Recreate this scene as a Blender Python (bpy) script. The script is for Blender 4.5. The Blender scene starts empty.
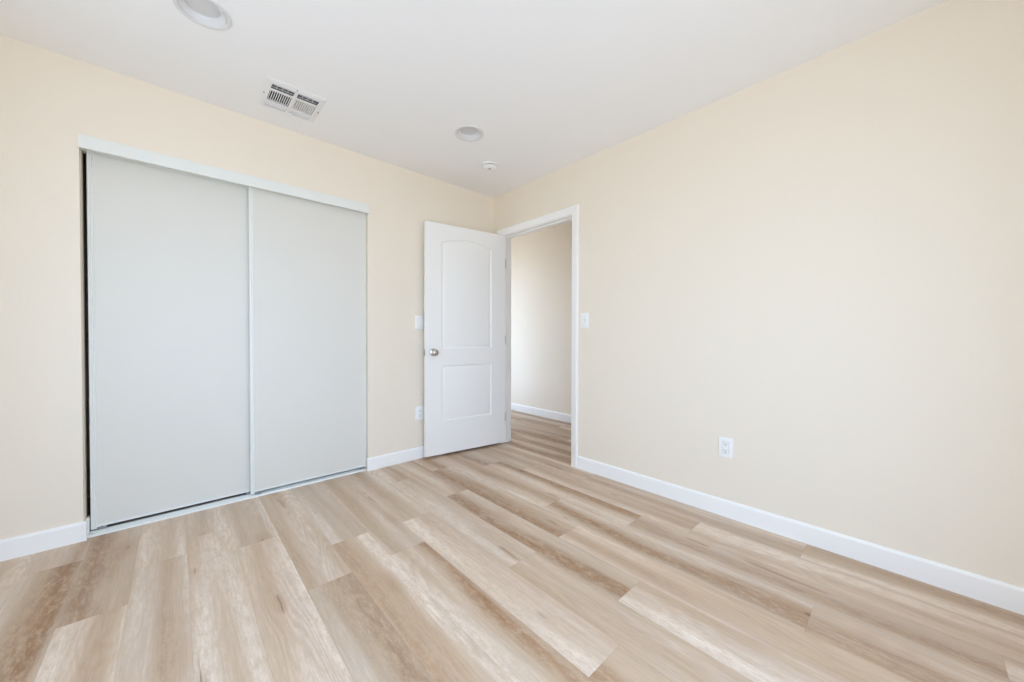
import bpy, bmesh, math, random
from mathutils import Vector, Matrix

scene = bpy.context.scene
COL = scene.collection

# ------------------------------------------------------------------ camera
YAW, PITCH, ROLL = 7.41996076e-01, 1.17771364e-02, -1.67356817e-03
FPX = 366.497
CAM = Vector((-2.36219, -2.85830, 1.04743))
cyw, syw, cpt, spt = math.cos(YAW), math.sin(YAW), math.cos(PITCH), math.sin(PITCH)
fwd = Vector((syw * cpt, cyw * cpt, -spt))
rgt = Vector((cyw, -syw, 0.0))
dwn = fwd.cross(rgt)
r2 = rgt * math.cos(ROLL) + dwn * math.sin(ROLL)
d2 = -rgt * math.sin(ROLL) + dwn * math.cos(ROLL)
cam_data = bpy.data.cameras.new('camera')
cam = bpy.data.objects.new('camera', cam_data)
COL.objects.link(cam)
m3 = Matrix((r2, -d2, -fwd)).transposed()
cam.matrix_world = Matrix.Translation(CAM) @ m3.to_4x4()
cam_data.sensor_fit = 'HORIZONTAL'
cam_data.sensor_width = 36.0
cam_data.lens = FPX / 1024.0 * 36.0
cam_data.clip_start = 0.02
scene.camera = cam

# ------------------------------------------------------------------ view + light
scene.view_settings.view_transform = 'Standard'
scene.view_settings.look = 'None'
scene.view_settings.gamma = 1.0
scene.view_settings.use_curve_mapping = False
scene.view_settings.exposure = 0.0
SKY_STRENGTH = 5.8
SKY_COL = (0.67, 0.94, 1.35, 1)
GROUND_COL = (0.62, 0.72, 0.86, 1)
GROUND_LEVEL = 1.0
cyc = scene.cycles
cyc.max_bounces = 24
cyc.diffuse_bounces = 16
cyc.glossy_bounces = 6
cyc.transparent_max_bounces = 8
cyc.use_denoising = True
cyc.denoising_prefilter = 'NONE'
cyc.sample_clamp_indirect = 0.0
cyc.caustics_reflective = False
cyc.caustics_refractive = False

world = bpy.data.worlds.new('sky')
scene.world = world
world.use_nodes = True
wn, wl = world.node_tree.nodes, world.node_tree.links
wn.clear()
w_out = wn.new('ShaderNodeOutputWorld')
w_bg = wn.new('ShaderNodeBackground')
w_tc = wn.new('ShaderNodeTexCoord')
w_sep = wn.new('ShaderNodeSeparateXYZ')
w_map = wn.new('ShaderNodeMapRange')
w_map.inputs[1].default_value = -0.12
w_map.inputs[2].default_value = 0.12
w_mix = wn.new('ShaderNodeMix')
w_mix.data_type = 'RGBA'
w_mix.inputs[6].default_value = tuple(c * GROUND_LEVEL for c in GROUND_COL[:3]) + (1,)
w_mix.inputs[7].default_value = SKY_COL
wl.new(w_tc.outputs['Generated'], w_sep.inputs[0])
wl.new(w_sep.outputs[2], w_map.inputs[0])
wl.new(w_map.outputs[0], w_mix.inputs[0])
wl.new(w_mix.outputs[2], w_bg.inputs[0])
w_bg.inputs[1].default_value = SKY_STRENGTH
wl.new(w_bg.outputs[0], w_out.inputs[0])

# room dimensions (metres).  corner of the two seen walls = origin
H = 2.44
XW, YS = -3.25, -3.55           # inner faces of the two walls behind the camera
TH = 0.108                      # wall thickness
BT, BH = 0.013, 0.098           # baseboard
HALL_X = 1.18
HALL_Y0, HALL_Y1 = -2.6, 2.4
CL0, CL1 = -2.718, -1.261       # closet opening
CLZ = 2.045
DO0, DO1, DOZ = -1.016, -0.128, 2.048   # rough door opening in wall_right (y) and height
WIN_S = (-2.95, -1.05, 0.15, 2.10)      # window in the wall behind the camera: x0, x1, z0, z1
ADDED_WIN_H = (0.80, 2.3, 0.25, 2.1)        # unseen hallway window, added to brighten the hall wall: y0, y1, z0, z1
WIN_W = (-1.85, -0.95, 0.85, 2.10)       # window in the west wall: y0, y1, z0, z1


def portal(name, loc, rot, sx, sy):
    d = bpy.data.lights.new(name, 'AREA')
    d.shape = 'RECTANGLE'
    d.size, d.size_y = sx, sy
    d.cycles.is_portal = True
    o = bpy.data.objects.new(name, d)
    o.location = loc
    o.rotation_euler = rot
    COL.objects.link(o)


portal('daylight_portal_south', ((WIN_S[0] + WIN_S[1]) / 2, YS - TH - 0.01, (WIN_S[2] + WIN_S[3]) / 2),
       (math.radians(90), 0, 0), WIN_S[1] - WIN_S[0], WIN_S[3] - WIN_S[2])
portal('daylight_portal_west', (XW - TH - 0.01, (WIN_W[0] + WIN_W[1]) / 2, (WIN_W[2] + WIN_W[3]) / 2),
       (math.radians(90), 0, math.radians(-90)), WIN_W[1] - WIN_W[0], WIN_W[3] - WIN_W[2])

portal('daylight_portal_hall', (-0.01, (ADDED_WIN_H[0] + ADDED_WIN_H[1]) / 2, (ADDED_WIN_H[2] + ADDED_WIN_H[3]) / 2),
       (math.radians(90), 0, math.radians(-90)), ADDED_WIN_H[1] - ADDED_WIN_H[0], ADDED_WIN_H[3] - ADDED_WIN_H[2])

# ------------------------------------------------------------------ materials
def srgb(r, g, b):
    def f(c):
        c /= 255.0
        return c / 12.92 if c <= 0.04045 else ((c + 0.055) / 1.055) ** 2.4
    return (f(r), f(g), f(b), 1.0)


def mat(name, col, rough=0.5, metal=0.0, spec=0.5, bump=None, emis=None):
    m = bpy.data.materials.new(name)
    m.use_nodes = True
    nt = m.node_tree
    b = nt.nodes['Principled BSDF']
    b.inputs['Base Color'].default_value = col
    b.inputs['Roughness'].default_value = rough
    b.inputs['Metallic'].default_value = metal
    b.inputs['Specular IOR Level'].default_value = spec
    if bump:
        scale, dist, strength = bump
        tc = nt.nodes.new('ShaderNodeTexCoord')
        n = nt.nodes.new('ShaderNodeTexNoise')
        n.inputs['Scale'].default_value = scale
        n.inputs['Detail'].default_value = 3
        bp = nt.nodes.new('ShaderNodeBump')
        bp.inputs['Distance'].default_value = dist
        bp.inputs['Strength'].default_value = strength
        nt.links.new(tc.outputs['Object'], n.inputs['Vector'])
        nt.links.new(n.outputs['Fac'], bp.inputs['Height'])
        nt.links.new(bp.outputs['Normal'], b.inputs['Normal'])
    if emis:
        b.inputs['Emission Color'].default_value = emis[0]
        b.inputs['Emission Strength'].default_value = emis[1]
    return m


M_WALL = mat('cream_wall_paint', (0.86, 0.782, 0.662, 1), 0.6, spec=0.3, bump=(160, 0.0015, 0.25))
M_CEIL = mat('white_ceiling_paint', (0.90, 0.90, 0.90, 1), 0.8, spec=0.2, bump=(140, 0.0015, 0.2))
M_TRIM = mat('white_gloss_trim', (0.93, 0.925, 0.90, 1), 0.35, spec=0.45)
M_DOOR = mat('white_door_paint', (0.91, 0.905, 0.875, 1), 0.4, spec=0.45, bump=(220, 0.0004, 0.2))
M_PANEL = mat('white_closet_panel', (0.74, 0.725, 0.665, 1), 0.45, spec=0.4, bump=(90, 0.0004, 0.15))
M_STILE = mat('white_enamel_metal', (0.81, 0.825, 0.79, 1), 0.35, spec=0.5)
M_GREYMETAL = mat('grey_track_metal', srgb(150, 152, 152), 0.4, metal=0.3)
M_NICKEL = mat('satin_nickel', srgb(196, 192, 186), 0.25, metal=1.0)
M_PLASTIC = mat('white_plastic', (0.91, 0.91, 0.89, 1), 0.35, spec=0.5)
M_DARK = mat('dark_slot', srgb(45, 45, 46), 0.6)
M_DUCT = mat('dark_duct_metal', srgb(30, 30, 30), 0.7)
M_VENT = mat('white_vent_enamel', srgb(233, 233, 233), 0.4)
M_LENS = mat('frosted_lamp_lens', srgb(212, 212, 212), 0.5, spec=0.4)
M_CAN = mat('white_can_baffle', srgb(222, 222, 222), 0.6, spec=0.2)
M_CLOSET = mat('closet_interior_paint', srgb(225, 216, 200), 0.7)
M_EXT = mat('pale_stucco', srgb(225, 222, 214), 0.8, bump=(60, 0.004, 0.5))


def pane_material():
    m = bpy.data.materials.new('window_glass')
    m.use_nodes = True
    nt = m.node_tree
    nt.nodes.clear()
    o = nt.nodes.new('ShaderNodeOutputMaterial')
    mx = nt.nodes.new('ShaderNodeMixShader')
    t = nt.nodes.new('ShaderNodeBsdfTransparent')
    g = nt.nodes.new('ShaderNodeBsdfGlossy')
    g.inputs['Roughness'].default_value = 0.02
    mx.inputs[0].default_value = 0.06
    nt.links.new(t.outputs[0], mx.inputs[1])
    nt.links.new(g.outputs[0], mx.inputs[2])
    nt.links.new(mx.outputs[0], o.inputs[0])
    return m


M_GLASS = pane_material()


def floor_material():
    m = bpy.data.materials.new('oak_plank_flooring')
    m.use_nodes = True
    nt = m.node_tree
    N, L = nt.nodes, nt.links
    b = N['Principled BSDF']

    def node(t, **kw):
        n = N.new(t)
        for k, v in kw.items():
            setattr(n, k, v)
        return n

    def math_(op, a, bb=None, c=None):
        n = node('ShaderNodeMath', operation=op)
        for i, v in enumerate((a, bb, c)):
            if v is None:
                continue
            if isinstance(v, (int, float)):
                n.inputs[i].default_value = v
            else:
                L.new(v, n.inputs[i])
        return n.outputs[0]

    def mrange(v, a, bb, lo=0.0, hi=1.0, smooth=True):
        n = node('ShaderNodeMapRange')
        if smooth:
            n.interpolation_type = 'SMOOTHSTEP'
        L.new(v, n.inputs[0])
        for i, q in enumerate((a, bb, lo, hi)):
            n.inputs[i + 1].default_value = q
        return n.outputs[0]

    def mixc(f, a, bb, blend='MIX'):
        n = node('ShaderNodeMix', data_type='RGBA', blend_type=blend)
        for i, v in ((0, f), (6, a), (7, bb)):
            if isinstance(v, (int, float)):
                n.inputs[i].default_value = v
            elif isinstance(v, tuple):
                n.inputs[i].default_value = v
            else:
                L.new(v, n.inputs[i])
        return n.outputs[2]

    uv = node('ShaderNodeUVMap', uv_map='plank_uv')
    sep = node('ShaderNodeSeparateXYZ')
    L.new(uv.outputs[0], sep.inputs[0])
    u, v = sep.outputs[0], sep.outputs[1]
    at = node('ShaderNodeAttribute', attribute_name='plank')
    sc = node('ShaderNodeSeparateColor')
    L.new(at.outputs['Color'], sc.inputs[0])
    tone, seed, band = sc.outputs[0], sc.outputs[1], sc.outputs[2]
    plen = at.outputs['Alpha']
    s100 = math_('MULTIPLY', seed, 91.7)

    def coord(su, sv, off=0.0):
        c = node('ShaderNodeCombineXYZ')
        L.new(math_('MULTIPLY', u, su), c.inputs[0])
        L.new(math_('MULTIPLY', v, sv), c.inputs[1])
        L.new(math_('ADD', s100, off), c.inputs[2])
        return c.outputs[0]

    def noise(vec, detail=2.0, rough=0.5, dist=0.0):
        n = node('ShaderNodeTexNoise')
        n.inputs['Scale'].default_value = 1.0
        n.inputs['Detail'].default_value = detail
        n.inputs['Roughness'].default_value = rough
        n.inputs['Distortion'].default_value = dist
        L.new(vec, n.inputs['Vector'])
        return n.outputs['Fac']

    broad = noise(coord(12.0, 0.45), 1.5, 0.4, 0.0)
    warm = noise(coord(16.0, 0.6, 31.0), 2.0)
    fibre = noise(coord(330.0, 9.0, 7.0), 3.0, 0.6)
    fibre2 = noise(coord(110.0, 4.5, 17.0), 3.0, 0.6)
    speck = noise(coord(170.0, 60.0, 3.0), 2.0, 0.7)
    # cathedral growth rings
    warp = noise(coord(9.0, 1.3, 53.0), 1.5, 0.45)
    ring_ph = math_('ADD', math_('MULTIPLY', u, 40.0), math_('MULTIPLY', warp, 95.0))
    ring = math_('MULTIPLY', math_('ADD', math_('SINE', ring_ph), 1.0), 0.5)
    ringm = mrange(noise(coord(7.0, 1.4, 77.0), 1.0), 0.45, 0.65)

    light = srgb(236, 220, 203)
    mid = srgb(201, 175, 147)
    brown = srgb(165, 125, 89)
    dark = srgb(110, 86, 66)
    bf = mrange(broad, 0.32, 0.72)
    base = mixc(bf, light, mid)
    # one broad soft brown band wandering along each plank
    wob = noise(coord(0.0, 1.1, 87.0), 1.5)
    wid = noise(coord(0.0, 1.6, 19.0), 1.0)
    ctr = math_('ADD', math_('FRACT', math_('MULTIPLY', seed, 7.31)), math_('MULTIPLY', math_('SUBTRACT', wob, 0.5), 0.9))
    dist = math_('ABSOLUTE', math_('SUBTRACT', math_('DIVIDE', u, 0.179), ctr))
    bmask = node('ShaderNodeMapRange')
    bmask.interpolation_type = 'SMOOTHSTEP'
    L.new(dist, bmask.inputs[0])
    bmask.inputs[1].default_value = 0.02
    L.new(math_('MULTIPLY_ADD', wid, 1.0, 0.06), bmask.inputs[2])
    bmask.inputs[3].default_value = 1.0
    bmask.inputs[4].default_value = 0.0
    wf = math_('MULTIPLY', math_('MULTIPLY', bmask.outputs[0], mrange(warm, 0.25, 0.6, 0.45, 1.0)), band)
    base = mixc(wf, base, brown)
    # whole-plank tone
    tn = math_('MULTIPLY_ADD', tone, 0.34, 0.74)
    tcol = node('ShaderNodeCombineColor')
    for i in range(3):
        L.new(tn, tcol.inputs[i])
    base = mixc(1.0, base, tcol.outputs[0], 'MULTIPLY')
    fv = mrange(math_('ADD', math_('MULTIPLY', fibre, 0.55), math_('MULTIPLY', fibre2, 0.45)), 0.3, 0.7, 0.80, 1.12, smooth=False)
    fc = node('ShaderNodeCombineColor')
    for i in range(3):
        L.new(fv, fc.inputs[i])
    base = mixc(1.0, base, fc.outputs[0], 'MULTIPLY')
    rv = math_('MULTIPLY', math_('MULTIPLY', ring, ringm), 0.22)
    base = mixc(rv, base, brown)
    base = mixc(mrange(speck, 0.50, 0.72, 0.0, 0.45), base, mid)
    mott = noise(coord(60.0, 16.0, 61.0), 4.0, 0.7)
    base = mixc(mrange(mott, 0.42, 0.70, 0.0, 0.6), base, mid)
    # knots
    vo = node('ShaderNodeTexVoronoi')
    vo.inputs['Scale'].default_value = 1.0
    L.new(coord(6.0, 2.1, 11.0), vo.inputs['Vector'])
    vsel = node('ShaderNodeSeparateColor')
    L.new(vo.outputs['Color'], vsel.inputs[0])
    pick = math_('GREATER_THAN', vsel.outputs[0], 0.58)
    kd = math_('ADD', vo.outputs['Distance'], math_('MULTIPLY', math_('SUBTRACT', noise(coord(60.0, 18.0, 5.0), 2.0), 0.5), 0.10))
    kn = math_('MULTIPLY', mrange(kd, 0.02, 0.085, 1.0, 0.0), pick)
    halo = math_('MULTIPLY', mrange(kd, 0.06, 0.36, 0.35, 0.0), pick)
    base = mixc(halo, base, brown)
    base = mixc(math_('MULTIPLY', kn, 0.75), base, dark)
    # thin checks (long dark cracks)
    cpos = math_('ADD', math_('FRACT', math_('MULTIPLY', seed, 13.7)), math_('MULTIPLY', math_('SUBTRACT', noise(coord(0.0, 2.3, 23.0), 3.0, 0.6), 0.5), 0.28))
    cdist = math_('ABSOLUTE', math_('SUBTRACT', math_('DIVIDE', u, 0.179), cpos))
    crl = mrange(cdist, 0.003, 0.016, 1.0, 0.0)
    crm = mrange(noise(coord(0.0, 2.6, 43.0), 2.0), 0.59, 0.68)
    base = mixc(math_('MULTIPLY', math_('MULTIPLY', mrange(cdist, 0.0, 0.14, 0.5, 0.0), crm), 0.9), base, brown)
    base = mixc(math_('MULTIPLY', math_('MULTIPLY', crl, crm), 0.72), base, dark)
    # seams between planks
    du = math_('MINIMUM', u, math_('SUBTRACT', 0.179, u))
    dv = math_('MINIMUM', v, math_('SUBTRACT', plen, v))
    dm = math_('MINIMUM', du, dv)
    seam = mrange(dm, 0.0002, 0.0012, 1.0, 0.0)
    base = mixc(math_('MULTIPLY', seam, 0.22), base, dark)
    L.new(base, b.inputs['Base Color'])
    b.inputs['Specular IOR Level'].default_value = 0.45
    L.new(mrange(fibre2, 0.3, 0.7, 0.36, 0.48, smooth=False), b.inputs['Roughness'])
    hgt = math_('ADD', math_('MULTIPLY', fibre, 0.3), math_('MULTIPLY', seam, -0.4))
    bp = node('ShaderNodeBump')
    bp.inputs['Strength'].default_value = 0.25
    bp.inputs['Distance'].default_value = 0.0006
    L.new(hgt, bp.inputs['Height'])
    L.new(bp.outputs['Normal'], b.inputs['Normal'])
    return m


M_FLOOR = floor_material()


# ------------------------------------------------------------------ helpers
def link(name, bm, m, parent=None, smooth=False, recalc=True):
    if recalc:
        bmesh.ops.recalc_face_normals(bm, faces=bm.faces)
    me = bpy.data.meshes.new(name)
    bm.to_mesh(me)
    bm.free()
    for mm in (m if isinstance(m, (list, tuple)) else [m]):
        me.materials.append(mm)
    if smooth:
        me.shade_smooth()
        if smooth != 'all':
            me.set_sharp_from_angle(angle=math.radians(smooth if smooth is not True else 35))
    o = bpy.data.objects.new(name, me)
    COL.objects.link(o)
    if parent:
        o.parent = parent
    return o


def tag(o, label=None, cat=None, group=None, kind=None):
    if label:
        o['label'] = label
    if cat:
        o['category'] = cat
    if group:
        o['group'] = group
    if kind:
        o['kind'] = kind
    return o


def empty(name, loc, rz=0.0):
    o = bpy.data.objects.new(name, None)
    o.empty_display_size = 0.05
    o.location = loc
    o.rotation_euler = (0, 0, rz)
    COL.objects.link(o)
    return o


def copy_tree(o, parent=None):
    c = o.copy()
    COL.objects.link(c)
    if parent:
        c.parent = parent
    for ch in [x for x in bpy.data.objects if x.parent == o]:
        copy_tree(ch, c)
    return c


def box(bm, x0, x1, y0, y1, z0, z1, bevel=0.0, seg=2):
    vs = [bm.verts.new((x, y, z)) for x in (x0, x1) for y in (y0, y1) for z in (z0, z1)]
    idx = [(0, 1, 3, 2), (4, 6, 7, 5), (0, 4, 5, 1), (2, 3, 7, 6), (0, 2, 6, 4), (1, 5, 7, 3)]
    fs = [bm.faces.new([vs[i] for i in f]) for f in idx]
    if bevel:
        es = list({e for f in fs for e in f.edges})
        bmesh.ops.bevel(bm, geom=es, offset=bevel, segments=seg, affect='EDGES', profile=0.5)


def prism(bm, pts, f0, f1):
    """pts 2D ring; f0/f1 map a 2D point to the two end positions"""
    a = [bm.verts.new(f0(p)) for p in pts]
    b = [bm.verts.new(f1(p)) for p in pts]
    n = len(pts)
    bm.faces.new(a)
    bm.faces.new(b[::-1])
    for i in range(n):
        bm.faces.new((a[i], b[i], b[(i + 1) % n], a[(i + 1) % n]))


def lathe(bm, prof, seg=48, axis='z', origin=(0, 0, 0), cap0=False, cap1=False):
    """prof: list of (radius, height)"""
    rings = []
    ox, oy, oz = origin
    for r, h in prof:
        ring = []
        for k in range(seg):
            a = 2 * math.pi * k / seg
            c, s = r * math.cos(a), r * math.sin(a)
            p = {'z': (c, s, h), 'y': (c, h, s), 'x': (h, c, s)}[axis]
            ring.append(bm.verts.new((p[0] + ox, p[1] + oy, p[2] + oz)))
        rings.append(ring)
    for a, b in zip(rings, rings[1:]):
        for k in range(seg):
            bm.faces.new((a[k], a[(k + 1) % seg], b[(k + 1) % seg], b[k]))
    if cap0:
        bm.faces.new(rings[0])
    if cap1:
        bm.faces.new(rings[-1])


def slab_with_holes(bm, us, vs, holes, w0, w1, f):
    """rectangular slab on a u/v grid, cells inside holes left out; f(u,v,w)->xyz"""
    us = sorted(set(us + [h[i] for h in holes for i in (0, 1)]))
    vs = sorted(set(vs + [h[i] for h in holes for i in (2, 3)]))
    cells = {}
    for i in range(len(us) - 1):
        for j in range(len(vs) - 1):
            cu, cv = (us[i] + us[i + 1]) / 2, (vs[j] + vs[j + 1]) / 2
            cells[i, j] = not any(h[0] < cu < h[1] and h[2] < cv < h[3] for h in holes)
    V = {}

    def g(i, j, k):
        if (i, j, k) not in V:
            V[i, j, k] = bm.verts.new(f(us[i], vs[j], (w0, w1)[k]))
        return V[i, j, k]
    for (i, j), s in cells.items():
        if not s:
            continue
        bm.faces.new((g(i, j, 0), g(i + 1, j, 0), g(i + 1, j + 1, 0), g(i, j + 1, 0)))
        bm.faces.new((g(i, j, 1), g(i, j + 1, 1), g(i + 1, j + 1, 1), g(i + 1, j, 1)))
        for di, dj, a, b in ((-1, 0, (0, 0), (0, 1)), (1, 0, (1, 0), (1, 1)), (0, -1, (0, 0), (1, 0)), (0, 1, (0, 1), (1, 1))):
            if not cells.get((i + di, j + dj), False):
                p, q = (i + a[0], j + a[1]), (i + b[0], j + b[1])
                bm.faces.new((g(*p, 0), g(*q, 0), g(*q, 1), g(*p, 1)))


# ------------------------------------------------------------------ floor (planks run along Y)
def build_floor():
    bm = bmesh.new()
    uvl = bm.loops.layers.uv.new('plank_uv')
    cl = bm.loops.layers.float_color.new('plank')
    W, PL, X0 = 0.179, 1.27, -0.002
    rnd = random.Random(11)
    # y of one end joint per column, counted from the right wall (column 0 = against it)
    ends = {0: -2.51, 1: -2.06, 2: -1.80, 3: -1.34, 4: -1.62, 5: -0.81, 6: -1.633, 7: -0.927, 8: -1.185, 9: -0.90,
            10: -1.188, 11: -0.62, 12: -0.347, 13: -0.51, 14: -0.80, 15: -0.25}
    # per plank (column, joint index from the measured one): tone, strength of brown banding
    tones = {(5, 0): (0.45, 1.0), (5, 1): (0.80, 0.35), (4, 0): (0.85, 0.5), (4, -1): (0.50, 0.9), (6, 0): (0.62, 0.15),
             (6, -1): (0.55, 0.35), (7, 0): (0.90, 0.45), (7, 1): (0.75, 0.9), (8, 0): (0.75, 1.0), (8, -1): (0.5, 0.25),
             (9, 0): (0.85, 0.5), (9, -1): (0.42, 0.3), (10, 0): (0.35, 0.55), (10, -1): (0.70, 0.35), (11, 0): (0.9, 0.25),
             (11, -1): (0.6, 0.3), (12, 0): (0.85, 0.2), (12, -1): (0.6, 0.3), (13, 0): (0.60, 0.3), (13, 1): (0.65, 0.2),
             (13, -1): (0.75, 0.2), (14, 0): (0.85, 0.4), (14, -1): (0.40, 0.9), (15, 0): (0.40, 1.0), (15, 1): (0.45, 0.9),
             (3, 0): (0.45, 0.9), (3, -1): (0.62, 0.6), (2, 0): (0.36, 0.8), (2, -1): (0.6, 0.9), (1, 0): (0.7, 0.5),
             (1, -1): (0.55, 0.4), (0, 0): (0.62, 0.5), (0, -1): (0.5, 0.5)}
    ya, yb = -3.7, 2.55
    for c in range(-8, 20):
        x1 = X0 - c * W
        x0 = x1 - W
        e = ends.get(c, -rnd.uniform(0.1, 1.2))
        for k in range(-4, 4):
            # plank k spans from its far joint e - k*PL down towards the camera
            y1 = e - k * PL
            y0 = y1 - PL
            tn, bd = tones.get((c, k), (rnd.uniform(0.2, 0.7), rnd.uniform(0.3, 1.0)))
            sd = rnd.random()
            if y1 < ya or y0 > yb:
                continue
            a, b = max(y0, ya), min(y1, yb)
            vs = [bm.verts.new(p) for p in ((x0, a, 0), (x1, a, 0), (x1, b, 0), (x0, b, 0))]
            f = bm.faces.new(vs)
            for lp, (uu, vv) in zip(f.loops, ((0, a - y0), (W, a - y0), (W, b - y0), (0, b - y0))):
                lp[uvl].uv = (uu, vv)
                lp[cl] = (tn, sd, bd, PL)
    # underside so the floor is a slab
    X_lo, X_hi = X0 - 20 * W, X0 + 8 * W
    vs = [bm.verts.new(p) for p in ((X_lo, ya, -0.02), (X_lo, yb, -0.02), (X_hi, yb, -0.02), (X_hi, ya, -0.02))]
    bm.faces.new(vs)
    o = link('floor', bm, M_FLOOR, recalc=False)
    tag(o, 'light oak wood plank floor running into the hallway', 'floor', kind='structure')


build_floor()

# ------------------------------------------------------------------ walls
bm = bmesh.new()
slab_with_holes(bm, [XW - TH, TH * 0 + 0.0], [0.0, H], [(CL0, CL1, -1, CLZ)], 0.0, TH, lambda u, v, w: (u, w, v))
o = link('wall_left', bm, M_WALL)
tag(o, 'cream painted wall with the sliding closet opening', 'wall', kind='structure')

bm = bmesh.new()
slab_with_holes(bm, [YS - TH, HALL_Y1], [0.0, H], [(DO0, DO1, -1, DOZ), ADDED_WIN_H], 0.0, TH, lambda u, v, w: (w, u, v))
o = link('wall_right', bm, M_WALL)
tag(o, 'cream painted wall with the open doorway to the hall', 'wall', kind='structure')

bm = bmesh.new()
slab_with_holes(bm, [XW - TH, 0.0], [0.0, H], [WIN_S], YS - TH, YS, lambda u, v, w: (u, w, v))
o = link('wall_back', bm, M_WALL)
tag(o, 'cream painted wall with a wide window behind the viewer', 'wall', kind='structure')

bm = bmesh.new()
slab_with_holes(bm, [YS, 0.0], [0.0, H], [WIN_W], XW - TH, XW, lambda u, v, w: (w, u, v))
o = link('wall_side', bm, M_WALL)
tag(o, 'cream painted side wall with a window', 'wall', kind='structure')

# hallway
bm = bmesh.new()
box(bm, HALL_X, HALL_X + TH, HALL_Y0 - TH, HALL_Y1 + TH, 0, H)
o = link('wall_hall', bm, M_WALL)
tag(o, 'cream hallway wall seen through the open doorway', 'wall', kind='structure')
bm = bmesh.new()
box(bm, TH, HALL_X, HALL_Y0 - TH, HALL_Y0, 0, H)
tag(link('wall_hall_front', bm, M_WALL), 'cream end wall of the hallway nearer the viewer', 'wall', kind='structure')
bm = bmesh.new()
box(bm, TH, HALL_X, HALL_Y1, HALL_Y1 + TH, 0, H)
tag(link('wall_hall_back', bm, M_WALL), 'cream end wall at the far end of the hallway', 'wall', kind='structure')

# closet interior (three sides)
bm = bmesh.new()
CX0, CX1, CY1 = CL0 - 0.22, CL1 + 0.22, 0.74
pts = [(CX0, TH), (CX0, CY1), (CX1, CY1), (CX1, TH), (CX1 + 0.05, TH), (CX1 + 0.05, CY1 + 0.05), (CX0 - 0.05, CY1 + 0.05), (CX0 - 0.05, TH)]
prism(bm, pts, lambda p: (p[0], p[1], 0), lambda p: (p[0], p[1], H))
o = link('wall_closet', bm, M_CLOSET)
tag(o, 'dark inside walls of the closet behind the sliding doors', 'wall', kind='structure')

# ceiling with real cut-outs for the two cans and the vent
LIGHTS = [(-0.872, -0.795), (-2.268, -0.795)]
VX0, VX1, VY0, VY1 = -1.995, -1.695, -0.522, -0.208
VC = ((VX0 + VX1) / 2, (VY0 + VY1) / 2)


def build_ceiling():
    bm = bmesh.new()

    def ringedges(ps, z):
        vs = [bm.verts.new((x, y, z)) for x, y in ps]
        return vs, [bm.edges.new((vs[i], vs[(i + 1) % len(vs)])) for i in range(len(vs))]
    X0, X1, Y0, Y1 = XW - TH, HALL_X + TH, YS - TH, HALL_Y1 + TH
    outer, eo = ringedges([(X0, Y0), (X1, Y0), (X1, Y1), (X0, Y1)], H)
    edges = list(eo)
    rings = []
    for lx, ly in LIGHTS:
        vs, es = ringedges([(lx + 0.084 * math.cos(2 * math.pi * k / 48), ly + 0.084 * math.sin(2 * math.pi * k / 48)) for k in range(48)], H)
        edges += es
        rings.append(vs)
    vs, es = ringedges([(VX0 + 0.022, VY0 + 0.022), (VX1 - 0.022, VY0 + 0.022), (VX1 - 0.022, VY1 - 0.022), (VX0 + 0.022, VY1 - 0.022)], H)
    edges += es
    rings.append(vs)
    bmesh.ops.triangle_fill(bm, edges=edges, use_beauty=True, use_dissolve=False)
    ZT = H + 0.25
    for vs in rings + [outer]:
        up = [bm.verts.new((v.co.x, v.co.y, ZT)) for v in vs]
        for i in range(len(vs)):
            j = (i + 1) % len(vs)
            bm.faces.new((vs[i], vs[j], up[j], up[i]))
        bm.faces.new(up)
    o = link('ceiling', bm, M_CEIL)
    tag(o, 'smooth white ceiling over the room and the hall', 'ceiling', kind='structure')


build_ceiling()


# windows behind the camera, plus the added hallway one (frame, mullion, panes)
def build_window(name, u0, u1, z0, z1, w_in, w_out, f, label):
    bm = bmesh.new()
    fr = 0.045
    um = (u0 + u1) / 2
    wm = (w_in + w_out) / 2
    a, b = wm - 0.03, wm + 0.03
    slab_with_holes(bm, [u0, u1], [z0, z1], [(u0 + fr, um - fr / 2, z0 + fr, z1 - fr), (um + fr / 2, u1 - fr, z0 + fr, z1 - fr)], a, b, f)
    root = link(name, bm, M_STILE)
    tag(root, label, 'window', kind='structure')
    for q0, q1 in ((u0 + fr, um - fr / 2), (um + fr / 2, u1 - fr)):
        bm = bmesh.new()
        slab_with_holes(bm, [q0, q1], [z0 + fr, z1 - fr], [], wm - 0.002, wm + 0.002, f)
        link('pane', bm, M_GLASS, root)
    return root


build_window('window_1', WIN_S[0], WIN_S[1], WIN_S[2], WIN_S[3], YS, YS - TH, lambda u, v, w: (u, w, v), 'white framed sliding window in the wall behind the viewer')
build_window('window_2', WIN_W[0], WIN_W[1], WIN_W[2], WIN_W[3], XW, XW - TH, lambda u, v, w: (w, u, v), 'white framed sliding window in the side wall')

build_window('added_window_3', ADDED_WIN_H[0], ADDED_WIN_H[1], ADDED_WIN_H[2], ADDED_WIN_H[3], TH, 0.0, lambda u, v, w: (w, u, v), 'unseen white framed window added to light the hallway')

# ------------------------------------------------------------------ baseboards
BPROF = [(0.0, 0.0), (BT, 0.0), (BT, BH - 0.012), (BT - 0.002, BH - 0.006), (BT - 0.006, BH), (0.0, BH)]


def baseboard(bm, kind, c, a, b, sgn):
    """kind 'x': runs along x at y=c ; 'y': runs along y at x=c; sgn = direction it stands proud"""
    if kind == 'x':
        prism(bm, BPROF, lambda p: (a, c + sgn * p[0], p[1]), lambda p: (b, c + sgn * p[0], p[1]))
    else:
        prism(bm, BPROF, lambda p: (c + sgn * p[0], a, p[1]), lambda p: (c + sgn * p[0], b, p[1]))


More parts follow.
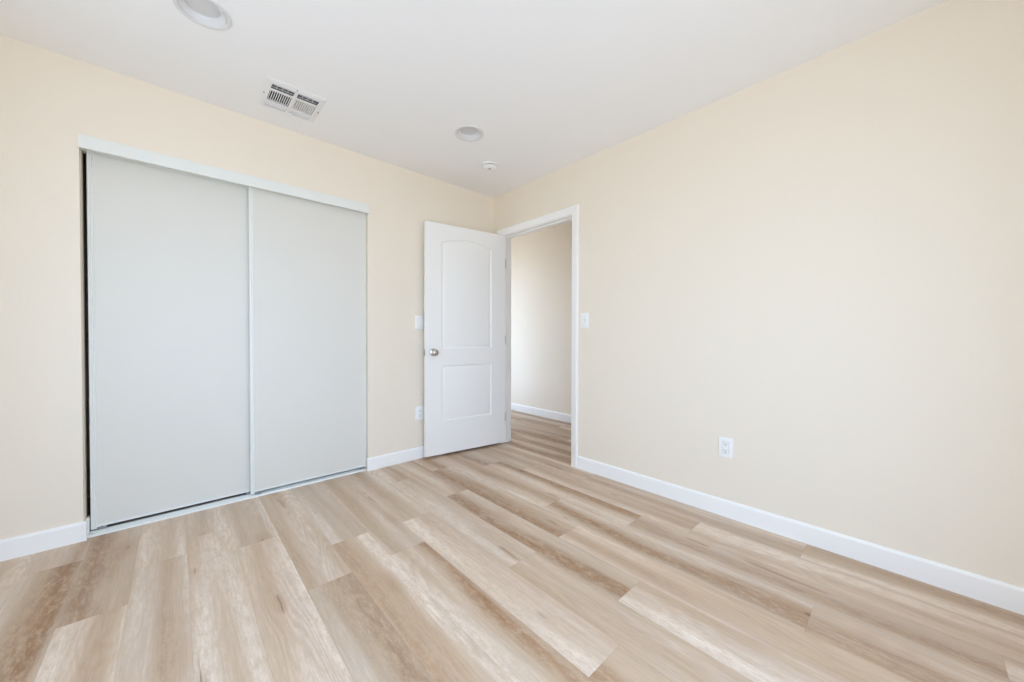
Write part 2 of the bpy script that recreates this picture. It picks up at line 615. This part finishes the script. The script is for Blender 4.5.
bm = bmesh.new()
baseboard(bm, 'x', 0.0, XW, CL0 + 0.011, -1)
baseboard(bm, 'x', 0.0, CL1 - 0.012, 0.0, -1)
tag(link('baseboard_left', bm, M_TRIM), 'white baseboard along the closet wall', 'baseboard', kind='structure')
bm = bmesh.new()
baseboard(bm, 'y', 0.0, YS, -1.064, -1)
baseboard(bm, 'y', 0.0, -0.086, -BT, -1)
tag(link('baseboard_right', bm, M_TRIM), 'white baseboard along the doorway wall', 'baseboard', kind='structure')
bm = bmesh.new()
baseboard(bm, 'x', YS, XW + BT, -BT, 1)
tag(link('baseboard_back', bm, M_TRIM), 'white baseboard along the wall behind the viewer', 'baseboard', kind='structure')
bm = bmesh.new()
baseboard(bm, 'y', XW, YS + BT, -BT, 1)
tag(link('baseboard_side', bm, M_TRIM), 'white baseboard along the side wall', 'baseboard', kind='structure')
bm = bmesh.new()
baseboard(bm, 'y', HALL_X, HALL_Y0, HALL_Y1, -1)
tag(link('baseboard_hall', bm, M_TRIM), 'white baseboard in the hallway beyond the doorway', 'baseboard', kind='structure')

# ------------------------------------------------------------------ doorway: jamb, stop, casing
JT = 0.018
JY0, JY1, JZ = DO0 + JT, DO1 - JT, DOZ - JT         # clear opening
trim = empty('trim_1', (0, (DO0 + DO1) / 2, 0))
tag(trim, 'white door frame and casing around the open doorway', 'door frame', kind='structure')
off = Vector((0, -(DO0 + DO1) / 2, 0))


def tlink(name, bm, m=M_TRIM, parent=trim, **kw):
    bmesh.ops.translate(bm, verts=bm.verts, vec=off)
    return link(name, bm, m, parent, **kw)


bm = bmesh.new()
box(bm, 0.0, TH, DO0, JY0, 0, DOZ)
box(bm, 0.0, TH, JY1, DO1, 0, DOZ)
box(bm, 0.0, TH, JY0, JY1, JZ, DOZ)
tlink('jamb', bm)
bm = bmesh.new()
SX0, SX1, ST = 0.042, 0.075, 0.011
box(bm, SX0, SX1, JY0, JY0 + ST, 0, JZ, 0.002)
box(bm, SX0, SX1, JY1 - ST, JY1, 0, JZ, 0.002)
box(bm, SX0, SX1, JY0 + ST, JY1 - ST, JZ - ST, JZ, 0.002)
tlink('door_stop', bm)
CW, RV = 0.060, 0.005


def casing(xin, sgn, name):
    # mitred frame, profile with a stepped outer bead
    prof = [(0.0, 0.0), (0.0, 0.009), (0.006, 0.012), (0.040, 0.014), (0.046, 0.017), (0.056, 0.017), (CW, 0.012), (CW, 0.0)]
    bm = bmesh.new()
    a0, a1, zt = JY0 - RV, JY1 + RV, JZ + RV
    rows = []
    for d, t in prof:
        x = xin + sgn * t
        rows.append([bm.verts.new(p) for p in ((x, a0 - d, 0), (x, a0 - d, zt + d), (x, a1 + d, zt + d), (x, a1 + d, 0))])
    n = len(rows)
    for i in range(n):
        r0, r1 = rows[i], rows[(i + 1) % n]
        for k in range(3):
            bm.faces.new((r0[k], r0[k + 1], r1[k + 1], r1[k]))
    bm.faces.new([r[0] for r in rows])
    bm.faces.new([r[3] for r in rows])
    tlink(name, bm, smooth=25)


casing(0.0, -1, 'casing')
casing(TH, 1, 'casing')
# strike plate on the latch jamb
bm = bmesh.new()
box(bm, 0.004, 0.034, JY0, JY0 + 0.0015, 0.875, 0.945)
tlink('strike_plate', bm, M_NICKEL)

# ------------------------------------------------------------------ hinged door, standing open
DW, DT, DZ0, DZ1 = 0.811, 0.035, 0.022, 2.025
hx, hy = -0.003, -0.185
dvec = Vector((-0.812, 0.107, 0)).normalized()
ang = math.atan2(dvec.y, dvec.x)
door = empty('door_1', (hx, hy, 0), ang)
tag(door, 'white two-panel arched interior door standing open against the corner', 'door', kind='structure')


def arch_loop(x0, x1, z0, zs, zp, ins, n=28):
    """panel outline inset by ins; arc through (x0,zs),(mid,zp),(x1,zs); flat top when zs==zp"""
    xm, hw = (x0 + x1) / 2, (x1 - x0) / 2
    a, b = x0 + ins, x1 - ins
    pts = [(a, z0 + ins), (b, z0 + ins)]
    if zp - zs < 1e-4:
        for k in range(n + 1):
            pts.append((b + (a - b) * k / n, zs - ins))
    else:
        sg = zp - zs
        R = (hw * hw + sg * sg) / (2 * sg)
        zc = zp - R
        r = R - ins
        for k in range(n + 1):
            x = b + (a - b) * k / n
            pts.append((x, zc + math.sqrt(max(r * r - (x - xm) ** 2, 0))))
    return pts


def door_leaf():
    bm = bmesh.new()
    panels = [(0.152, 0.664, 0.938, 1.866, 1.918), (0.152, 0.664, 0.306, 0.795, 0.795)]
    prof = [(0.0, 0.0), (0.003, -0.004), (0.009, -0.0105), (0.014, -0.0115), (0.019, -0.0100), (0.032, -0.0032), (0.037, -0.0026)]
    corners = {}
    for side in (0, 1):
        def P(x, z, d):
            return (x, d, z) if side == 0 else (x, -DT - d, z)
        rect = [bm.verts.new(P(x, z, 0)) for x, z in ((0, DZ0), (DW, DZ0), (DW, DZ1), (0, DZ1))]
        corners[side] = rect
        edges = [bm.edges.new((rect[i], rect[(i + 1) % 4])) for i in range(4)]
        for pn in panels:
            loops = []
            for ins, d in prof:
                loops.append([bm.verts.new(P(x, z, d)) for x, z in arch_loop(*pn, ins)])
            n = len(loops[0])
            edges += [bm.edges.new((loops[0][i], loops[0][(i + 1) % n])) for i in range(n)]
            for a, b in zip(loops, loops[1:]):
                for i in range(n):
                    bm.faces.new((a[i], a[(i + 1) % n], b[(i + 1) % n], b[i]))
            bm.faces.new(loops[-1])
        bmesh.ops.triangle_fill(bm, edges=edges, use_beauty=True, use_dissolve=False)
    for i in range(4):
        j = (i + 1) % 4
        bm.faces.new((corners[0][i], corners[0][j], corners[1][j], corners[1][i]))
    return link('door_leaf', bm, M_DOOR, door, smooth=30)


door_leaf()


def knob(yface, sgn, depth):
    bm = bmesh.new()
    s = depth / 0.058
    prof = [(0.0005, 0.0), (0.033, 0.0), (0.033, 0.003), (0.030, 0.007), (0.016, 0.010), (0.0125, 0.014), (0.0125, 0.022),
            (0.018, 0.028), (0.0255, 0.034), (0.0285, 0.041), (0.0275, 0.049), (0.021, 0.055), (0.010, 0.058), (0.0005, 0.058)]
    lathe(bm, [(r, yface + sgn * h * s) for r, h in prof], 36, 'y', (DW - 0.070, 0, 0.912))
    return tag(link('door_knob', bm, M_NICKEL, door, smooth=40), 'round satin nickel knob')


knob(0.0, 1, 0.058)
knob(-DT, -1, 0.036)
bm = bmesh.new()
box(bm, DW - 0.0005, DW + 0.0015, -DT + 0.005, -0.005, 0.884, 0.940, 0.0005, 1)
box(bm, DW + 0.001, DW + 0.010, -DT + 0.011, -0.011, 0.903, 0.921, 0.003, 2)
link('latch_plate', bm, M_NICKEL, door)
for hz in (1.765, 1.015, 0.255):
    bm = bmesh.new()
    lathe(bm, [(0.0005, hz - 0.047), (0.004, hz - 0.047), (0.006, hz - 0.044), (0.006, hz + 0.044), (0.004, hz + 0.047), (0.0005, hz + 0.047)],
          16, 'z', (-0.004, -DT - 0.004, 0))
    box(bm, -0.0016, 0.0, -DT, -0.004, hz - 0.044, hz + 0.044)
    # the leaf let into the jamb (given in room coordinates, brought into the door's own)
    lf = bmesh.new()
    box(lf, 0.001, 0.036, JY1 - 0.0012, JY1 + 0.001, hz - 0.044, hz + 0.044)
    inv = (Matrix.Translation((hx, hy, 0)) @ Matrix.Rotation(ang, 4, 'Z')).inverted()
    bmesh.ops.transform(lf, matrix=inv, verts=lf.verts)
    tmp = bpy.data.meshes.new('hinge_leaf')
    lf.to_mesh(tmp)
    lf.free()
    bm.from_mesh(tmp)
    bpy.data.meshes.remove(tmp)
    link('hinge', bm, M_NICKEL, door, smooth=40)

# ------------------------------------------------------------------ sliding closet doors
PL_Y, PR_Y = 0.070, 0.031        # front faces of rear (left) and front (right) door
PT = 0.026


def sliding_door(x0, x1, yf, z0, z1, label, SWR=0.022):
    root = empty('sliding_closet_door', ((x0 + x1) / 2, yf, z0))
    tag(root, label, 'closet door', kind='thing')
    dx, dy, dz = -(x0 + x1) / 2, -yf, -z0

    def fin(name, bm, m, **kw):
        bmesh.ops.translate(bm, verts=bm.verts, vec=(dx, dy, dz))
        return link(name, bm, m, root, **kw)
    SW = 0.022
    bm = bmesh.new()
    box(bm, x0 + SW - 0.004, x1 - SWR + 0.004, yf + 0.004, yf + 0.016, z0 + 0.002, z1 - 0.002)
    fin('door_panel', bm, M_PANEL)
    for a, b in ((x0, x0 + SW), (x1 - SWR, x1)):
        # moulded metal stile: two rounded ribs with a shallow finger groove
        w = b - a
        q_ = w / SW
        prof = [(0.0, PT), (0.0, 0.002), (0.002, 0.0), (0.010, 0.0), (0.012, 0.002), (0.0135, 0.0035), (0.0155, 0.0035), (0.017, 0.002), (0.0185, 0.001),
                (0.0205, 0.001), (SW, 0.003), (SW, PT)]
        prof = [(e * q_, d) for e, d in prof]
        if b == x1:
            prof = [(w - q, r) for q, r in prof[::-1]]
        bm = bmesh.new()
        prism(bm, prof, lambda p: (a + p[0], yf + p[1], z0 - 0.008), lambda p: (a + p[0], yf + p[1], z1))
        fin('stile', bm, M_STILE, smooth=20)
    for za, zb in ((z0, z0 + 0.012), (z1 - 0.02, z1)):
        bm = bmesh.new()
        box(bm, x0 + SW, x1 - SWR, yf + 0.003, yf + PT, za, zb)
        fin('rail', bm, M_STILE)
    # roller guides at the foot of each stile
    for a, b in ((x0 + SW, x0 + SW + 0.035), (x1 - SWR - 0.035, x1 - SWR)):
        bm = bmesh.new()
        box(bm, a, b, yf + 0.004, yf + 0.020, z0 - 0.016, z0 + 0.001, 0.001, 1)
        lathe(bm, [(0.0005, yf + 0.002), (0.006, yf + 0.002), (0.006, yf + 0.012), (0.0005, yf + 0.012)], 14, 'y', ((a + b) / 2, 0, z0 - 0.004))
        fin('roller_guide', bm, M_GREYMETAL)
    return root


sliding_door(-2.702, -1.975, PL_Y, 0.026, 2.030, 'white flat sliding closet door nearer the dark gap, behind the other')
sliding_door(-2.011, -1.2635, PR_Y, 0.028, 2.030, 'white flat sliding closet door overlapping in front, nearer the hinged door', SWR=0.011)

# top track with fascia
track = empty('closet_top_track', ((CL0 + CL1) / 2, 0, 2.0))
tag(track, 'white metal header track above the sliding closet doors', 'door track', kind='thing')
toff = Vector((-(CL0 + CL1) / 2, 0, -2.0))
bm = bmesh.new()
box(bm, CL0 - 0.004, CL1 + 0.010, -0.014, -0.0005, 2.000, 2.066, 0.0015, 2)
bmesh.ops.translate(bm, verts=bm.verts, vec=toff)
link('fascia', bm, M_STILE, track)
bm = bmesh.new()
for ya, yb in ((0.0255, 0.0285), (0.0595, 0.0625), (0.099, 0.102)):
    box(bm, CL0 + 0.001, CL1 - 0.001, ya, yb, 2.012, 2.0445)
box(bm, CL0 + 0.001, CL1 - 0.001, 0.0255, 0.102, 2.0405, 2.0445)
bmesh.ops.translate(bm, verts=bm.verts, vec=toff)
link('channel', bm, M_STILE, track)

# floor track
ft = empty('closet_floor_track', ((CL0 + CL1) / 2, 0.07, 0))
tag(ft, 'white metal floor track under the sliding closet doors', 'door track', kind='thing')
foff = Vector((-(CL0 + CL1) / 2, -0.07, 0))
bm = bmesh.new()
prof = [(0.016, 0.0), (0.0175, 0.006), (0.020, 0.009), (0.0255, 0.0095), (0.0255, 0.0045), (0.041, 0.0045), (0.041, 0.0085), (0.046, 0.0085), (0.046, 0.0045),
        (0.060, 0.0045), (0.060, 0.0095), (0.064, 0.0095), (0.064, 0.0045), (0.080, 0.0045), (0.080, 0.0085), (0.085, 0.0085), (0.085, 0.0045), (0.104, 0.0045), (0.106, 0.0)]
prism(bm, prof, lambda p: (CL0 + 0.001, p[0], p[1]), lambda p: (CL1 - 0.001, p[0], p[1]))
bmesh.ops.translate(bm, verts=bm.verts, vec=foff)
link('rail', bm, M_STILE, ft)
bm = bmesh.new()
box(bm, CL0 + 0.001, CL0 + 0.012, 0.064, 0.103, 0.0097, 0.088, 0.002, 2)
bmesh.ops.translate(bm, verts=bm.verts, vec=foff)
link('end_stop', bm, M_PLASTIC, ft)

# ------------------------------------------------------------------ recessed lights
def recessed_light(loc, label):
    root = empty('recessed_light', (loc[0], loc[1], H))
    tag(root, label, 'ceiling light', 'recessed ceiling lights', kind='thing')
    bm = bmesh.new()
    lathe(bm, [(0.082, 0.0), (0.0985, 0.0), (0.0985, -0.003), (0.096, -0.006), (0.090, -0.0065), (0.083, -0.004), (0.080, 0.002), (0.080, 0.006), (0.082, 0.006), (0.082, 0.0)], 64)
    link('trim_ring', bm, M_CAN, root, smooth=30)
    bm = bmesh.new()
    lathe(bm, [(0.080, 0.0), (0.062, 0.013), (0.0595, 0.016), (0.0595, 0.026)], 64)
    link('baffle', bm, M_CAN, root, smooth=40)
    bm = bmesh.new()
    lathe(bm, [(0.0595, 0.0215), (0.040, 0.019), (0.020, 0.018), (0.0005, 0.0175)], 48, cap1=True)
    link('lens', bm, M_LENS, root, smooth=40)
    return root


recessed_light(LIGHTS[0], 'round white recessed ceiling light near the smoke detector, switched off')
recessed_light(LIGHTS[1], 'round white recessed ceiling light above the closet doors, further from the smoke detector')

# ------------------------------------------------------------------ smoke detector
sd = empty('smoke_detector', (-0.475, -0.530, H))
tag(sd, 'small round white smoke detector on the ceiling near the corner', 'smoke detector', kind='thing')
bm = bmesh.new()
lathe(bm, [(0.0005, 0.0), (0.066, 0.0), (0.066, -0.008), (0.063, -0.011), (0.0005, -0.011)], 48)
link('base', bm, M_PLASTIC, sd, smooth=35)
bm = bmesh.new()
lathe(bm, [(0.050, -0.011), (0.050, -0.016), (0.0005, -0.016)], 48)
link('vent_gap', bm, M_DARK, sd, smooth=35)
bm = bmesh.new()
lathe(bm, [(0.0005, -0.016), (0.056, -0.016), (0.058, -0.020), (0.055, -0.027), (0.046, -0.033), (0.030, -0.036), (0.0005, -0.037)], 48)
link('cover', bm, M_PLASTIC, sd, smooth=35)
bm = bmesh.new()
lathe(bm, [(0.009, -0.036), (0.009, -0.039), (0.007, -0.040), (0.0005, -0.040)], 24, origin=(-0.010, -0.012, 0))
tag(link('test_button', bm, M_GREYMETAL, sd, smooth=35), 'small grey test button')

# ------------------------------------------------------------------ ceiling vent (three-way register)
vent = empty('ceiling_vent', (VC[0], VC[1], H))
tag(vent, 'white square metal air vent with dark louvres on the ceiling', 'air vent', kind='thing')
voff = Vector((-VC[0], -VC[1], -H))


def vlink(name, bm, m, **kw):
    bmesh.ops.translate(bm, verts=bm.verts, vec=voff)
    return link(name, bm, m, vent, **kw)


cols = [(-1.964, -1.856), (-1.838, -1.730)]
r1, rmid, r3 = (-0.479, -0.434), (-0.412, -0.302), (-0.281, -0.238)
bm = bmesh.new()
zf = H - 0.010
slab_with_holes(bm, [-1.978, -1.715], [-0.495, -0.224], [c + r for c in cols for r in (r1, rmid, r3)], zf, zf + 0.0015, lambda u, v, w: (u, v, w))
# sloping flange out to the ceiling
inn = [(-1.978, -0.495), (-1.715, -0.495), (-1.715, -0.224), (-1.978, -0.224)]
out = [(VX0 + 0.004, VY0 + 0.004), (VX1 - 0.004, VY0 + 0.004), (VX1 - 0.004, VY1 - 0.004), (VX0 + 0.004, VY1 - 0.004)]
ext = [(VX0, VY0), (VX1, VY0), (VX1, VY1), (VX0, VY1)]
ra = [bm.verts.new((x, y, zf)) for x, y in inn]
rb = [bm.verts.new((x, y, H - 0.004)) for x, y in out]
rc = [bm.verts.new((x, y, H)) for x, y in ext]
for p, q in ((ra, rb), (rb, rc)):
    for i in range(4):
        bm.faces.new((p[i], p[(i + 1) % 4], q[(i + 1) % 4], q[i]))
vlink('face_plate', bm, M_VENT)


def blades(name, cx, ry, along, tilt, count, depth, m=M_VENT, thick=0.0006):
    """along 'x': blades run along x and are spread over ry; 'y': run along y, spread over cx"""
    bm = bmesh.new()
    t = thick
    lo, hi = (ry if along == 'x' else cx)
    for k in range(count):
        c = lo + (hi - lo) * (k + 0.5) / count
        ca, sa = math.cos(tilt), math.sin(tilt)
        # cross-section in (s, z): a thin plate leaning by tilt from vertical
        pts = [(-t, 0), (t, 0), (t, depth), (-t, depth)]
        pts = [(c + p[0] * ca + p[1] * sa, zf + 0.002 - p[0] * sa + p[1] * ca) for p in pts]
        if along == 'x':
            prism(bm, pts, lambda p: (cx[0], p[0], p[1]), lambda p: (cx[1], p[0], p[1]))
        else:
            prism(bm, pts, lambda p: (p[0], ry[0], p[1]), lambda p: (p[0], ry[1], p[1]))
    vlink(name, bm, m)


for c in cols:
    blades('louvre_bank', c, r1, 'x', math.radians(40), 2, 0.018)
    blades('louvre_bank', c, r3, 'x', math.radians(-42), 5, 0.020)
blades('louvre_bank', cols[0], rmid, 'y', math.radians(14), 10, 0.008, thick=0.0020)
blades('louvre_bank', cols[1], rmid, 'y', math.radians(-6), 10, 0.007, thick=0.0031)
for c in cols:
    for k in (1, 2, 3):
        x = c[0] + (c[1] - c[0]) * k / 4
        bm = bmesh.new()
        box(bm, x - 0.0012, x + 0.0012, r1[0], r1[1], zf + 0.006, zf + 0.012)
        vlink('divider', bm, M_VENT)
bm = bmesh.new()
box(bm, VX0 + 0.024, VX1 - 0.024, VY0 + 0.024, VY1 - 0.024, H + 0.16, H + 0.17)
slab_with_holes(bm, [VX0 + 0.023, VX1 - 0.023], [VY0 + 0.023, VY1 - 0.023], [(VX0 + 0.025, VX1 - 0.025, VY0 + 0.025, VY1 - 0.025)], H + 0.002, H + 0.165, lambda u, v, w: (u, v, w))
vlink('duct', bm, M_DUCT)
for sx, sy in ((-1.985, -0.358), (-1.703, -0.358), (-1.847, -0.503)):
    bm = bmesh.new()
    lathe(bm, [(0.0045, H - 0.004), (0.0045, H - 0.0085), (0.003, H - 0.0095), (0.0005, H - 0.0095)], 14, origin=(sx, sy, 0))
    vlink('screw', bm, M_GREYMETAL, smooth=35)
bm = bmesh.new()
box(bm, -1.870, -1.815, -0.232, -0.229, zf - 0.006, zf + 0.001, 0.0008, 1)
vlink('damper_lever', bm, M_VENT)


# ------------------------------------------------------------------ switches and outlets
def plate(root, name='cover_plate', w=0.076, h=0.117):
    bm = bmesh.new()
    box(bm, -w / 2, w / 2, -0.006, 0.0, -h / 2, h / 2, 0.0025, 3)
    return link(name, bm, M_PLASTIC, root, smooth=40)


def screw_on(root, x, z, y=-0.006):
    bm = bmesh.new()
    lathe(bm, [(0.003, y), (0.003, y - 0.0008), (0.0005, y - 0.0012)], 12, 'y', (x, 0, z))
    link('screw', bm, M_PLASTIC, root)


def rocker_switch(loc, rz, label):
    root = empty('light_switch', loc, rz)
    tag(root, label, 'light switch', kind='thing')
    plate(root)
    bm = bmesh.new()
    prism(bm, [(-0.0335, -0.0062), (-0.0335, -0.0075), (0.0, -0.0085), (0.0335, -0.0115), (0.0335, -0.0062)],
          lambda p: (-0.0165, p[1], p[0]), lambda p: (0.0165, p[1], p[0]))
    link('rocker', bm, M_PLASTIC, root)
    bm = bmesh.new()
    slab_with_holes(bm, [-0.0178, 0.0178], [-0.0348, 0.0348], [(-0.0167, 0.0167, -0.0337, 0.0337)], -0.0064, -0.006, lambda u, v, w: (u, w, v))
    link('seam', bm, M_GREYMETAL, root)
    screw_on(root, 0, 0.0475)
    screw_on(root, 0, -0.0475)
    return root


def toggle_switch(loc, rz, label):
    root = empty('light_switch', loc, rz)
    tag(root, label, 'light switch', kind='thing')
    plate(root)
    bm = bmesh.new()
    slab_with_holes(bm, [-0.0062, 0.0062], [-0.0125, 0.0125], [(-0.005, 0.005, -0.0112, 0.0112)], -0.0066, -0.006, lambda u, v, w: (u, w, v))
    link('toggle_slot', bm, M_GREYMETAL, root)
    bm = bmesh.new()
    prism(bm, [(0.006, -0.006), (-0.005, -0.006), (-0.0125, -0.017), (-0.007, -0.0185)], lambda p: (-0.0045, p[1], p[0]), lambda p: (0.0045, p[1], p[0]))
    link('toggle', bm, M_PLASTIC, root)
    screw_on(root, 0, 0.030)
    screw_on(root, 0, -0.030)
    return root


def outlet(loc, rz, label, square=False):
    root = empty('wall_outlet', loc, rz)
    tag(root, label, 'electrical outlet', kind='thing')
    plate(root)
    if square:
        bm = bmesh.new()
        box(bm, -0.0165, 0.0165, -0.0085, -0.006, -0.0335, 0.0335, 0.0012, 2)
        link('receptacle', bm, M_PLASTIC, root)
        bm = bmesh.new()
        slab_with_holes(bm, [-0.0178, 0.0178], [-0.0348, 0.0348], [(-0.0167, 0.0167, -0.0337, 0.0337)], -0.0064, -0.006, lambda u, v, w: (u, w, v))
        link('seam', bm, M_GREYMETAL, root)
        yf = -0.0086
    else:
        for zc in (0.0195, -0.0195):
            bm = bmesh.new()
            pts = []
            for k in range(32):
                a = 2 * math.pi * k / 32
                pts.append((0.0172 * math.cos(a), max(-0.0135, min(0.0135, 0.0172 * math.sin(a)))))
            prism(bm, pts, lambda p: (p[0], -0.006, p[1] + zc), lambda p: (p[0], -0.0082, p[1] + zc))
            link('receptacle', bm, M_PLASTIC, root)
        yf = -0.0083
        screw_on(root, 0, 0.0)
    for zc in (0.0195, -0.0195):
        bm = bmesh.new()
        box(bm, -0.0078, -0.0052, yf - 0.0002, yf + 0.001, zc - 0.001, zc + 0.008)
        box(bm, 0.0052, 0.0074, yf - 0.0002, yf + 0.001, zc, zc + 0.0072)
        lathe(bm, [(0.0030, yf + 0.001), (0.0030, yf - 0.0002), (0.0003, yf - 0.0002)], 12, 'y', (0, 0, zc - 0.0065))
        link('socket_slots', bm, M_DARK, root)
    return root


# local -y faces the room: rz = 0 on the closet wall; on the right wall the plate faces -x (rz = -90 deg)
rocker_switch((-0.824, 0.0, 1.168), 0.0, 'white rocker light switch on the wall, partly behind the open door')
outlet((-0.822, 0.0, 0.389), 0.0, 'white duplex wall outlet low beside the open door edge')
toggle_switch((0.0, -1.126, 1.176), math.radians(-90), 'white toggle light switch beside the doorway casing')
outlet((0.0, -2.131, 0.403), math.radians(-90), 'white wall outlet low on the long cream wall', square=True)
